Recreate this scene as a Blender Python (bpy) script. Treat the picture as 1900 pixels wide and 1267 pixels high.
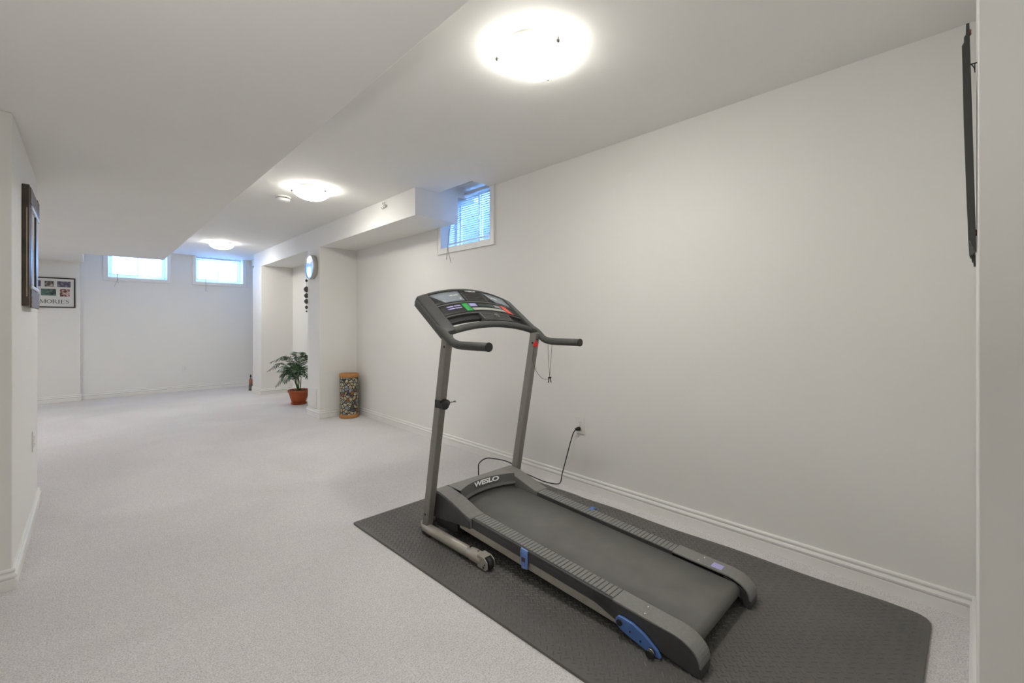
import bpy, bmesh, math, random
from mathutils import Vector, Matrix
random.seed(7)
for o in list(bpy.data.objects): bpy.data.objects.remove(o)
SC = bpy.context.scene; COL = SC.collection
PI = math.pi
# ------------------------------------------------------------------ camera
cd = bpy.data.cameras.new('camera'); cam = bpy.data.objects.new('camera', cd); COL.objects.link(cam)
cam.location = (0, 0, 1.2); cam.rotation_euler = (PI/2, 0, -math.radians(43.75))
cd.sensor_width = 36; cd.lens = 36*820/1900; cd.shift_y = -33.5/1900; cd.clip_start = 0.02; cd.clip_end = 200
SC.camera = cam
# ------------------------------------------------------------------ world, light, exposure
W = bpy.data.worlds.new('sky'); SC.world = W; W.use_nodes = True
bg = W.node_tree.nodes['Background']; bg.inputs['Color'].default_value = (0.24, 0.46, 1.0, 1); bg.inputs['Strength'].default_value = 12.5
SC.view_settings.view_transform = 'Standard'; SC.view_settings.look = 'None'
SC.view_settings.gamma = 1; SC.view_settings.use_curve_mapping = False; SC.view_settings.exposure = 1.12
LAMP_STRENGTH = 43.0
LAMP_COLOR = (1.0, 0.975, 0.918, 1)
def area(name, loc, size, power, color, rot=(0, 0, 0)):
    l = bpy.data.lights.new(name, 'AREA'); l.shape = 'DISK'; l.size = size; l.energy = power; l.color = color
    o = bpy.data.objects.new(name, l); o.location = loc; o.rotation_euler = rot; COL.objects.link(o)
area('added_upward_fill', (-0.5, 0.2, 1.1), 0.4, 9.5, (1.0, 0.985, 0.95), (PI, 0, 0))  # unseen upward fill, added to lift the ceiling and walls softly
area('added_side_fill', (-1.3, 0.9, 2.12), 0.5, 1.5, (1.0, 0.98, 0.94))  # added overhead fill at the near left; no fixture stands for it
area('added_far_side_fill', (-1.6, 7.0, 2.12), 0.5, 13, (1.0, 0.98, 0.96))  # unseen fill added on the far left to brighten the back
# ------------------------------------------------------------------ materials
def srgb(r, g, b):
    f = lambda c: (c/255/12.92) if c/255 <= .04045 else ((c/255+.055)/1.055)**2.4
    return (f(r), f(g), f(b), 1)
def mat(name, col, rough=.5, metal=0, spec=.5, noise=0, nscale=20, bump=0, bscale=200, bdist=.001, col2=None, emit=0):
    m = bpy.data.materials.new(name); m.use_nodes = True; nt = m.node_tree; b = nt.nodes['Principled BSDF']
    b.inputs['Base Color'].default_value = col; b.inputs['Roughness'].default_value = rough
    b.inputs['Metallic'].default_value = metal; b.inputs['Specular IOR Level'].default_value = spec
    tc = nt.nodes.new('ShaderNodeTexCoord')
    if noise or col2:
        n = nt.nodes.new('ShaderNodeTexNoise'); n.inputs['Scale'].default_value = nscale; n.inputs['Detail'].default_value = 5
        r = nt.nodes.new('ShaderNodeValToRGB'); nt.links.new(tc.outputs['Object'], n.inputs['Vector']); nt.links.new(n.outputs['Fac'], r.inputs['Fac'])
        c2 = col2 or tuple(c*(1-noise) for c in col[:3])+(1,)
        c1 = tuple(min(1, c*(1+noise)) for c in col[:3])+(1,) if not col2 else col
        r.color_ramp.elements[0].position = .3; r.color_ramp.elements[1].position = .7
        r.color_ramp.elements[0].color = c2; r.color_ramp.elements[1].color = c1
        nt.links.new(r.outputs['Color'], b.inputs['Base Color'])
    if bump:
        n = nt.nodes.new('ShaderNodeTexNoise'); n.inputs['Scale'].default_value = bscale; n.inputs['Detail'].default_value = 3
        bp = nt.nodes.new('ShaderNodeBump'); bp.inputs['Strength'].default_value = bump; bp.inputs['Distance'].default_value = bdist
        nt.links.new(tc.outputs['Object'], n.inputs['Vector']); nt.links.new(n.outputs['Fac'], bp.inputs['Height']); nt.links.new(bp.outputs['Normal'], b.inputs['Normal'])
    if emit:
        b.inputs['Emission Color'].default_value = LAMP_COLOR; b.inputs['Emission Strength'].default_value = emit
    return m
M = {}
M['paint'] = mat('wall_paint', (.84, .83, .795, 1), .75, noise=.008, nscale=1.2, bump=.15, bscale=160, bdist=.0006)
M['ceil'] = mat('ceiling_paint', (.87, .862, .83, 1), .85, noise=.01, nscale=2, bump=.2, bscale=220, bdist=.0006)
M['trim'] = mat('trim_paint', (.86, .85, .82, 1), .38, noise=.005, nscale=3)
M['white'] = mat('white_plastic', (.82, .81, .78, 1), .4, noise=.01, nscale=30)
M['vinyl'] = mat('white_vinyl', (.84, .85, .86, 1), .35, noise=.01, nscale=20)
M['slat'] = mat('blind_slat', (.80, .83, .88, 1), .4, noise=.01, nscale=40)
M['darkgap'] = mat('dark_slot', (.02, .02, .02, 1), .7, noise=.1)
M['dark'] = mat('dark_grey_plastic', (.072, .073, .070, 1), .42, noise=.08, nscale=60, bump=.25, bscale=700, bdist=.0003)
M['dark2'] = mat('black_plastic', (.024, .024, .025, 1), .5, noise=.1, nscale=60, bump=.2, bscale=600, bdist=.0003)
M['hood'] = mat('hood_grey_plastic', (.215, .208, .198, 1), .42, noise=.06, nscale=40, bump=.3, bscale=800, bdist=.0003)
M['inset'] = mat('inset_grey_plastic', (.105, .105, .100, 1), .45, noise=.06, nscale=50, bump=.3, bscale=800, bdist=.0003)
M['side'] = mat('skirt_grey_plastic', (.062, .062, .064, 1), .4, noise=.08, nscale=50)
M['rail'] = mat('rail_grey_plastic', (.225, .222, .212, 1), .5, noise=.08, nscale=90, bump=.3, bscale=900, bdist=.0003)
M['belt'] = mat('belt_rubber', (.15, .145, .135, 1), .62, noise=.1, nscale=8, bump=.5, bscale=900, bdist=.0005)
M['post'] = mat('post_painted_steel', (.27, .257, .235, 1), .4, metal=.3, noise=.05, nscale=30)
M['champ'] = mat('champagne_painted_steel', (.46, .43, .38, 1), .4, metal=.3, noise=.06, nscale=25)
M['chrome'] = mat('bright_metal', (.6, .6, .6, 1), .25, metal=1, noise=.05)
M['foam'] = mat('foam_grip', (.080, .082, .077, 1), .6, noise=.1, nscale=80, bump=.3, bscale=900, bdist=.0004)
M['blue'] = mat('blue_plastic', srgb(88, 124, 190), .35, noise=.06, nscale=30)
M['paleblue'] = mat('pale_blue_plastic', srgb(128, 158, 225), .35, noise=.06, nscale=30)
M['lav'] = mat('lavender_label', srgb(175, 170, 220), .4, noise=.05, nscale=60)
M['label'] = mat('silver_label', srgb(140, 148, 156), .3, noise=.06, nscale=40)
M['strip'] = mat('pale_button_strip', srgb(172, 176, 168), .4, noise=.05, nscale=40)
M['disp'] = mat('display_glass', (.03, .042, .042, 1), .15, noise=.1)
M['green'] = mat('green_button', srgb(60, 165, 85), .4, noise=.06, nscale=40)
M['red'] = mat('red_button', srgb(225, 90, 75), .4, noise=.06, nscale=40)
M['redkey'] = mat('red_plastic_key', srgb(215, 45, 50), .35, noise=.05)
M['ink'] = mat('white_print', (.82, .82, .82, 1), .5, noise=.02)
M['inkgrey'] = mat('faint_grey_print', (.16, .16, .16, 1), .5, noise=.05)
M['mat'] = mat('mat_rubber', (.118, .112, .105, 1), .45, noise=.10, nscale=3)
M['black'] = mat('black_lacquer', (.012, .012, .013, 1), .4, noise=.1)
M['wood'] = mat('dark_frame_wood', (.085, .062, .045, 1), .45, col2=(.035, .028, .022, 1), nscale=14)
M['carved'] = mat('carved_wood', (.30, .25, .22, 1), .5, col2=(.04, .03, .03, 1), nscale=55, bump=.6, bscale=60, bdist=.004)
M['gilt'] = mat('gilt_paint', (.6, .52, .38, 1), .35, metal=.4, noise=.1)
M['silver'] = mat('silver_leaf', (.55, .56, .62, 1), .4, metal=.5, noise=.15, nscale=30)
M['mirror'] = mat('mirror_glass', (.85, .88, .92, 1), .03, metal=1, noise=.01)
M['cord'] = mat('cord_rubber', (.008, .008, .008, 1), .5, noise=.1)
M['terra'] = mat('terracotta', srgb(172, 84, 48), .6, noise=.08, nscale=18)
M['soil'] = mat('soil', (.03, .022, .015, 1), .9, noise=.4, nscale=60)
M['leaf'] = mat('palm_leaf', (.055, .125, .055, 1), .4, col2=(.016, .055, .022, 1), nscale=9)
M['stem'] = mat('palm_stem', (.07, .14, .05, 1), .5, noise=.15)
M['tan'] = mat('tan_wood', srgb(186, 132, 78), .55, noise=.12, nscale=25)
M['paper'] = mat('white_mat_board', (.72, .72, .70, 1), .5, noise=.01)
M['pod'] = mat('dark_pod', (.05, .045, .04, 1), .5, col2=(.12, .11, .1, 1), nscale=40)
M['figure'] = mat('figure_glaze', (.30, .26, .23, 1), .35, col2=(.05, .05, .05, 1), nscale=45)
M['figred'] = mat('figure_red', (.42, .14, .11, 1), .4, noise=.2, nscale=60)
M['lampglass'] = mat('lit_frosted_glass', (.9, .9, .88, 1), .3, noise=.01, emit=LAMP_STRENGTH)
M['brass'] = mat('copper_screw', srgb(180, 120, 90), .3, metal=.6, noise=.05)
M['clockface'] = mat('clock_glass_blue_reflection', (.62, .76, 1.0, 1), .12, metal=.9, noise=.02)  # blue tint paints the window's reflection into the glass colour
M['clockrim'] = mat('clock_rim_metal', (.50, .49, .46, 1), .35, metal=.7, noise=.05)
def shade_emission(m, base, rim):
    nt = m.node_tree; b = nt.nodes['Principled BSDF']; tc = nt.nodes.new('ShaderNodeTexCoord'); sp = nt.nodes.new('ShaderNodeSeparateXYZ')
    mr = nt.nodes.new('ShaderNodeMapRange'); nt.links.new(tc.outputs['Object'], sp.inputs[0]); nt.links.new(sp.outputs['Z'], mr.inputs['Value'])
    mr.inputs['From Min'].default_value = -.048; mr.inputs['From Max'].default_value = -.092; mr.inputs['To Min'].default_value = rim; mr.inputs['To Max'].default_value = base
    nt.links.new(mr.outputs[0], b.inputs['Emission Strength'])
shade_emission(M['lampglass'], LAMP_STRENGTH, LAMP_STRENGTH*.03)
def photo_mat(name, c1, c2, c3, sc):
    m = mat(name, c1, .35); nt = m.node_tree; b = nt.nodes['Principled BSDF']
    tc = nt.nodes.new('ShaderNodeTexCoord'); n = nt.nodes.new('ShaderNodeTexNoise'); n.inputs['Scale'].default_value = sc; n.inputs['Detail'].default_value = 2
    r = nt.nodes.new('ShaderNodeValToRGB'); r.color_ramp.elements[0].color = c1; r.color_ramp.elements[1].color = c3
    r.color_ramp.elements[0].position = .38; r.color_ramp.elements[1].position = .62
    e = r.color_ramp.elements.new(.5); e.color = c2
    nt.links.new(tc.outputs['Object'], n.inputs['Vector']); nt.links.new(n.outputs['Fac'], r.inputs['Fac']); nt.links.new(r.outputs['Color'], b.inputs['Base Color'])
    return m
def carpet_mat():
    m = bpy.data.materials.new('carpet'); m.use_nodes = True; nt = m.node_tree; b = nt.nodes['Principled BSDF']
    b.inputs['Roughness'].default_value = .95; b.inputs['Specular IOR Level'].default_value = .1
    b.inputs['Sheen Weight'].default_value = .15; b.inputs['Sheen Roughness'].default_value = .6
    tc = nt.nodes.new('ShaderNodeTexCoord')
    def ns(s, d, dist=0):
        n = nt.nodes.new('ShaderNodeTexNoise'); n.inputs['Scale'].default_value = s; n.inputs['Detail'].default_value = d; n.inputs['Distortion'].default_value = dist
        nt.links.new(tc.outputs['Object'], n.inputs['Vector']); return n
    big = ns(1.1, 3, 1.2); fine = ns(170, 4); mid = ns(38, 4)
    def ramp(n, a, c, p0=.35, p1=.65):
        r = nt.nodes.new('ShaderNodeValToRGB'); r.color_ramp.elements[0].color = a; r.color_ramp.elements[1].color = c
        r.color_ramp.elements[0].position = p0; r.color_ramp.elements[1].position = p1; nt.links.new(n.outputs['Fac'], r.inputs['Fac']); return r
    def mul(a, c):
        x = nt.nodes.new('ShaderNodeMix'); x.data_type = 'RGBA'; x.blend_type = 'MULTIPLY'; x.inputs['Factor'].default_value = 1
        nt.links.new(a, x.inputs['A']); nt.links.new(c, x.inputs['B']); return x.outputs['Result']
    r1 = ramp(big, (.79, .76, .755, 1), (.86, .83, .825, 1)); r2 = ramp(fine, (.68, .67, .66, 1), (1.0, 1.0, 1.0, 1), .32, .58); r3 = ramp(mid, (.93, .93, .93, 1), (1, 1, 1, 1))
    nt.links.new(mul(mul(r1.outputs['Color'], r2.outputs['Color']), r3.outputs['Color']), b.inputs['Base Color'])
    bp = nt.nodes.new('ShaderNodeBump'); bp.inputs['Strength'].default_value = .8; bp.inputs['Distance'].default_value = .006
    nt.links.new(fine.outputs['Fac'], bp.inputs['Height'])
    bp2 = nt.nodes.new('ShaderNodeBump'); bp2.inputs['Strength'].default_value = .3; bp2.inputs['Distance'].default_value = .01
    nt.links.new(mid.outputs['Fac'], bp2.inputs['Height']); nt.links.new(bp.outputs['Normal'], bp2.inputs['Normal'])
    nt.links.new(bp2.outputs['Normal'], b.inputs['Normal'])
    return m
def pane_mat():
    m = bpy.data.materials.new('window_glass'); m.use_nodes = True; nt = m.node_tree; nt.nodes.clear()
    o = nt.nodes.new('ShaderNodeOutputMaterial'); t = nt.nodes.new('ShaderNodeBsdfTransparent'); g = nt.nodes.new('ShaderNodeBsdfGlossy')
    t.inputs['Color'].default_value = (.93, .97, .97, 1); g.inputs['Roughness'].default_value = .02
    f = nt.nodes.new('ShaderNodeFresnel'); f.inputs['IOR'].default_value = 1.45; x = nt.nodes.new('ShaderNodeMixShader')
    x.inputs[0].default_value = .06; nt.links.new(t.outputs[0], x.inputs[1]); nt.links.new(g.outputs[0], x.inputs[2]); nt.links.new(x.outputs[0], o.inputs[0])
    return m
def vase_mat():
    m = bpy.data.materials.new('painted_vase'); m.use_nodes = True; nt = m.node_tree; b = nt.nodes['Principled BSDF']; b.inputs['Roughness'].default_value = .5
    tc = nt.nodes.new('ShaderNodeTexCoord')
    v = nt.nodes.new('ShaderNodeTexVoronoi'); v.inputs['Scale'].default_value = 24
    ve = nt.nodes.new('ShaderNodeTexVoronoi'); ve.feature = 'DISTANCE_TO_EDGE'; ve.inputs['Scale'].default_value = 24
    v2 = nt.nodes.new('ShaderNodeTexVoronoi'); v2.feature = 'DISTANCE_TO_EDGE'; v2.inputs['Scale'].default_value = 52
    for n in (v, ve, v2): nt.links.new(tc.outputs['Object'], n.inputs['Vector'])
    sep = nt.nodes.new('ShaderNodeSeparateColor'); nt.links.new(v.outputs['Color'], sep.inputs[0])
    r = nt.nodes.new('ShaderNodeValToRGB'); r.color_ramp.interpolation = 'CONSTANT'; nt.links.new(sep.outputs[0], r.inputs['Fac'])
    els = [(0, srgb(196, 182, 146)), (.3, srgb(150, 158, 166)), (.5, srgb(196, 182, 148)), (.68, srgb(150, 104, 62)), (.78, srgb(205, 195, 170)), (.92, srgb(90, 90, 92))]
    r.color_ramp.elements[0].color = els[0][1]; r.color_ramp.elements[1].position = els[1][0]; r.color_ramp.elements[1].color = els[1][1]
    for p, c in els[2:]: e = r.color_ramp.elements.new(p); e.color = c
    def thr(n, t):
        a = nt.nodes.new('ShaderNodeMath'); a.operation = 'GREATER_THAN'; a.inputs[1].default_value = t; nt.links.new(n.outputs['Distance'], a.inputs[0]); return a
    a1 = thr(ve, .085); a2 = thr(v2, .045); mm = nt.nodes.new('ShaderNodeMath'); mm.operation = 'MULTIPLY'
    nt.links.new(a1.outputs[0], mm.inputs[0]); nt.links.new(a2.outputs[0], mm.inputs[1])
    x = nt.nodes.new('ShaderNodeMix'); x.data_type = 'RGBA'; x.inputs['A'].default_value = (.018, .018, .018, 1)
    nt.links.new(mm.outputs[0], x.inputs['Factor']); nt.links.new(r.outputs['Color'], x.inputs['B']); nt.links.new(x.outputs['Result'], b.inputs['Base Color'])
    return m
def translucent(m, w):
    nt = m.node_tree; b = nt.nodes['Principled BSDF']; out = nt.nodes['Material Output']; t = nt.nodes.new('ShaderNodeBsdfTranslucent'); x = nt.nodes.new('ShaderNodeMixShader')
    t.inputs['Color'].default_value = (.85, .88, .92, 1); x.inputs[0].default_value = w
    nt.links.new(b.outputs[0], x.inputs[1]); nt.links.new(t.outputs[0], x.inputs[2]); nt.links.new(x.outputs[0], out.inputs[0])
translucent(M['slat'], .10)
M['added_wall'] = mat('added_wall_grey', (.20, .20, .20, 1), .8, noise=.06, nscale=6, bump=.3, bscale=40, bdist=.004)  # dull grey for the light-cutting wall and ground added outside
M['carpet'] = carpet_mat(); M['pane'] = pane_mat(); M['vase'] = vase_mat()
# ------------------------------------------------------------------ helpers
def box(bm, x0, x1, y0, y1, z0, z1):
    v = [bm.verts.new((x, y, z)) for z in (z0, z1) for y in (y0, y1) for x in (x0, x1)]
    for f in ((0, 2, 3, 1), (4, 5, 7, 6), (0, 1, 5, 4), (2, 6, 7, 3), (0, 4, 6, 2), (1, 3, 7, 5)): bm.faces.new([v[i] for i in f])
def frame_for(d):
    d = d.normalized(); a = Vector((0, 0, 1)) if abs(d.z) < .9 else Vector((1, 0, 0))
    u = d.cross(a).normalized(); return u, d.cross(u).normalized()
def tube(bm, pts, r, n=10, caps=True):
    pts = [Vector(p) for p in pts]; rs = r if isinstance(r, (list, tuple)) else [r]*len(pts)
    rings = []; pu = None
    for i, p in enumerate(pts):
        d = (pts[min(i+1, len(pts)-1)]-pts[max(i-1, 0)]).normalized()
        if pu is None: u, w = frame_for(d)
        else: u = (pu-d*pu.dot(d)).normalized(); w = d.cross(u)
        pu = u
        rings.append([bm.verts.new(p+(u*math.cos(2*PI*k/n)+w*math.sin(2*PI*k/n))*rs[i]) for k in range(n)])
    for a, b in zip(rings, rings[1:]):
        for k in range(n):
            f = bm.faces.new((a[k], a[(k+1) % n], b[(k+1) % n], b[k])); f.smooth = True
    if caps: bm.faces.new(rings[0][::-1]); bm.faces.new(rings[-1])
def spline(pts, m=8):
    pts = [Vector(p) for p in pts]; out = []
    P = [pts[0]*2-pts[1]]+pts+[pts[-1]*2-pts[-2]]
    for i in range(1, len(P)-2):
        for k in range(m):
            t = k/m; a, b, c, d = P[i-1:i+3]
            out.append(.5*((2*b)+(c-a)*t+(2*a-5*b+4*c-d)*t*t+(3*b-a-3*c+d)*t**3))
    out.append(pts[-1]); return out
def lathe(bm, c, prof, n=32, caps=(False, False), axis='z'):
    rings = []
    for r, z in prof:
        ring = []
        for k in range(n):
            a = 2*PI*k/n; x, y = r*math.cos(a), r*math.sin(a)
            p = (x, y, z) if axis == 'z' else ((-z, x, y) if axis == '-x' else (x, z, y))
            ring.append(bm.verts.new((c[0]+p[0], c[1]+p[1], c[2]+p[2])))
        rings.append(ring)
    for a, b in zip(rings, rings[1:]):
        for k in range(n):
            f = bm.faces.new((a[k], a[(k+1) % n], b[(k+1) % n], b[k])); f.smooth = True
    if caps[0]: bm.faces.new(rings[0][::-1])
    if caps[1]: bm.faces.new(rings[-1])
def prism(bm, poly, h0, h1, plane='yz'):
    def mk(p, h):
        return {'yz': (h, p[0], p[1]), 'xz': (p[0], h, p[1]), 'xy': (p[0], p[1], h)}[plane]
    a = [bm.verts.new(mk(p, h0)) for p in poly]; b = [bm.verts.new(mk(p, h1)) for p in poly]; n = len(poly)
    for k in range(n): bm.faces.new((a[k], a[(k+1) % n], b[(k+1) % n], b[k]))
    bm.faces.new(a[::-1]); bm.faces.new(b)
def grid(bm, rows, smooth=True, closed=False):
    R = [[bm.verts.new(p) for p in r] for r in rows]
    for a, b in zip(R, R[1:]):
        for k in range(len(a)-1):
            f = bm.faces.new((a[k], a[k+1], b[k+1], b[k])); f.smooth = smooth
    return R
def obj(name, bm, m, parent=None, origin=None, bevel=0, seg=2, recalc=True, autosmooth=False):
    if recalc: bmesh.ops.recalc_face_normals(bm, faces=bm.faces)
    if origin is not None: bmesh.ops.translate(bm, verts=bm.verts, vec=-Vector(origin))
    me = bpy.data.meshes.new(name); bm.to_mesh(me); bm.free(); me.materials.append(m)
    o = bpy.data.objects.new(name, me); COL.objects.link(o)
    if parent: o.parent = parent
    elif origin is not None: o.location = origin
    if bevel:
        b = o.modifiers.new('bevel', 'BEVEL'); b.width = bevel; b.segments = seg; b.limit_method = 'ANGLE'; b.angle_limit = math.radians(40)
    return o
def thing(name, label, cat, loc, rz=0, group=None):
    o = bpy.data.objects.new(name, None); o.location = loc; o.rotation_euler = (0, 0, rz); COL.objects.link(o); o.empty_display_size = .05
    return tag(o, label, cat, group)
def tag(o, label=None, cat=None, group=None):
    if label: o['label'] = label
    if cat: o['category'] = cat
    if group: o['group'] = group
    return o
def struct(name, bm, m, parent=None, label=None, **k):
    o = obj(name, bm, m, parent, **k)
    if not parent: o['kind'] = 'structure'
    if label: o['label'] = label
    return o
def B(): return bmesh.new()
def copy_tree(o, parent=None):
    c = o.copy(); COL.objects.link(c); c.parent = parent
    for ch in list(o.children): copy_tree(ch, c)
    return c
def text_mesh(body, size, extrude=.0006, shear=0, spacing=1, offset=0):
    cu = bpy.data.curves.new('writing', 'FONT'); cu.body = body; cu.size = size; cu.extrude = extrude; cu.shear = shear
    cu.space_character = spacing; cu.offset = offset; cu.align_x = 'CENTER'; cu.align_y = 'CENTER'; cu.resolution_u = 4
    o = bpy.data.objects.new('writing', cu); COL.objects.link(o); bpy.context.view_layer.update()
    me = bpy.data.meshes.new_from_object(o.evaluated_get(bpy.context.evaluated_depsgraph_get()))
    bpy.data.objects.remove(o); return me
def put_text(name, body, size, m, parent, pos, xd, yd, sx=1, bend=0, **k):
    me = text_mesh(body, size, **k); xd = Vector(xd).normalized(); yd = Vector(yd); yd = (yd-xd*yd.dot(xd)).normalized(); n = xd.cross(yd)
    mt = Matrix(((xd.x*sx, yd.x, n.x, pos[0]), (xd.y*sx, yd.y, n.y, pos[1]), (xd.z*sx, yd.z, n.z, pos[2]), (0, 0, 0, 1)))
    me.transform(mt)
    if bend:
        for v in me.vertices: v.co.y -= bend*(v.co.x**2)
    me.materials.clear(); me.materials.append(m)
    o = bpy.data.objects.new(name, me); COL.objects.link(o); o.parent = parent; return o

# ------------------------------------------------------------------ room shell
H = 2.42; HS = 2.15; XR = 2.585; YB = 9.70; YM = 9.62
b = B(); box(b, -3.0, 2.95, -2.7, 10.0, -.1, 0); struct('floor', b, M['carpet'], label='wall-to-wall pale pinkish grey cut-pile carpet')
# ceiling with the raised pocket over the right-hand window
PY0, PY1, PX = 2.975, 3.46, 2.36
b = B()
box(b, -.3, PX, -2.7, 9.95, H, 2.64); box(b, PX, 2.835, -2.7, PY0, H, 2.64); box(b, PX, 2.835, PY1, 9.95, H, 2.64); box(b, PX, 2.835, PY0, PY1, 2.53, 2.64)
struct('ceiling', b, M['ceil'], label='smooth off-white painted ceiling')
b = B(); box(b, -3.0, .81, -2.7, 8.42, HS, H+.01); box(b, -3.0, -.06, 8.42, YM, HS, H+.01)
struct('ceiling_left', b, M['ceil'], label='lowered off-white ceiling over the left half of the room', bevel=.004)
# right wall with window hole
def wall_holes(bm, a0, a1, z0, z1, d0, d1, holes, axis):
    def bx(a, c, e, g):
        if axis == 'y': box(bm, d0, d1, a, c, e, g)
        else: box(bm, a, c, d0, d1, e, g)
    cur = a0
    for h0, h1, hz0, hz1 in holes:
        bx(cur, h0, z0, z1); bx(h0, h1, z0, hz0)
        if hz1 < z1: bx(h0, h1, hz1, z1)
        cur = h1
    bx(cur, a1, z0, z1)
RW = (2.972, 3.732, 1.955, 2.52); W2 = (.222, .982, 1.955, 2.42); W3 = (1.393, 2.135, 1.955, 2.42)
b = B(); wall_holes(b, -2.7, YB, 0, 2.64, XR, XR+.25, [RW], 'y'); struct('wall_right', b, M['paint'], label='long off-white painted wall on the right')
b = B(); wall_holes(b, -.1, XR, 0, H, YB, YB+.25, [W2, W3], 'x'); struct('wall_back', b, M['paint'], label='far off-white wall with two high windows')
b = B(); box(b, -3.0, -.1, YM, YM+.33, 0, H); struct('wall_back_left', b, M['paint'], label='far wall left of the windows, standing slightly forward', bevel=.003)
b = B(); box(b, -1.3, -.25, 3.0, 4.35, 0, HS); struct('wall_left', b, M['paint'], label='short off-white wall block at the left edge', bevel=.004)
b = B(); box(b, -3.0, -1.3, 3.0, 3.12, 0, HS); struct('wall_left_side', b, M['paint'])
b = B(); box(b, -3.0, -2.9, -2.7, YM, 0, HS); struct('wall_far_left', b, M['paint'])
b = B(); box(b, -2.9, XR, -2.7, -2.6, 0, H); struct('wall_front', b, M['paint'])
b = B(); box(b, 1.4, XR, -.126, -.006, 0, H); struct('wall_near_right', b, M['paint'], label='off-white wall seen nearly edge-on at the right border', bevel=.003)
b = B(); box(b, 3.35, 3.45, 1.9, 5.2, 1.2, 2.78); struct('added_wall_outside', b, M['added_wall'], label='added grey wall cutting the sky light outside the right-hand window')  # added to hold back sky light so the blind slats show
b = B(); box(b, XR+.25, 3.35, 1.9, 5.2, 1.2, 1.7); struct('added_floor_outside', b, M['added_wall'])  # ground added along with the light-cutting wall
# piers and soffit on the right wall
b = B(); box(b, 2.105, XR, 5.71, 6.13, 0, 2.172); struct('wall_pier_near', b, M['paint'], label='near off-white wall pier carrying the round clock')
b = B(); box(b, 2.09, XR, 8.27, 8.81, 0, 2.172); struct('wall_pier_far', b, M['paint'], label='far off-white wall pier beyond the palm')
b = B(); box(b, 2.11, XR, PY1, 8.81, 2.172, H); struct('ceiling_soffit_right', b, M['paint'], label='boxed bulkhead running along the top of the right wall')
b = B(); box(b, 2.28, XR, 8.81, YB, 2.30, H); struct('ceiling_soffit_far', b, M['paint'])

# baseboards
BP = [(0, 0), (.013, 0), (.013, .046), (.009, .049), (.009, .052), (.015, .057), (.0165, .065), (.013, .072), (.007, .076), (.007, .081), (.011, .086), (.010, .093), (.006, .098), (0, .098)]
def baseboards(path, names):
    P = [Vector(p) for p in path]; nrm = []
    for a, c in zip(P, P[1:]):
        d = (c-a).normalized(); nrm.append(Vector((-d.y, d.x)))
    off = []
    for i in range(len(P)):
        if i == 0: off.append(nrm[0])
        elif i == len(P)-1: off.append(nrm[-1])
        else: n = nrm[i-1]+nrm[i]; off.append(n/n.dot(nrm[i]))
    for i, nm in enumerate(names):
        if not nm: continue
        bm = B(); rings = []
        for j in (i, i+1):
            rings.append([bm.verts.new((P[j].x+off[j].x*w, P[j].y+off[j].y*w, z)) for w, z in BP])
        n = len(BP)
        for k in range(n-1): bm.faces.new((rings[0][k], rings[0][k+1], rings[1][k+1], rings[1][k]))
        bm.faces.new(rings[0]); bm.faces.new(rings[1][::-1])
        struct(nm, bm, M['trim'])
baseboards([(1.4, -.126), (1.4, -.006), (XR, -.006), (XR, 5.71), (2.105, 5.71), (2.105, 6.13), (XR, 6.13), (XR, 8.27), (2.09, 8.27), (2.09, 8.81), (XR, 8.81), (XR, YB), (-.1, YB), (-.1, YM), (-2.9, YM)],
           ['baseboard_near_end', 'baseboard_near_right', 'baseboard_right', 'baseboard_pier_front', 'baseboard_pier_side', 'baseboard_pier_back', 'baseboard_recess', 'baseboard_far_pier_front', 'baseboard_far_pier_side', 'baseboard_far_pier_back', 'baseboard_far_right', 'baseboard_back', 'baseboard_back_step', 'baseboard_back_left'])
baseboards([(-1.3, 4.35), (-.25, 4.35), (-.25, 3.0), (-2.9, 3.0)], ['baseboard_left_back', 'baseboard_left', 'baseboard_left_front'])

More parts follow.
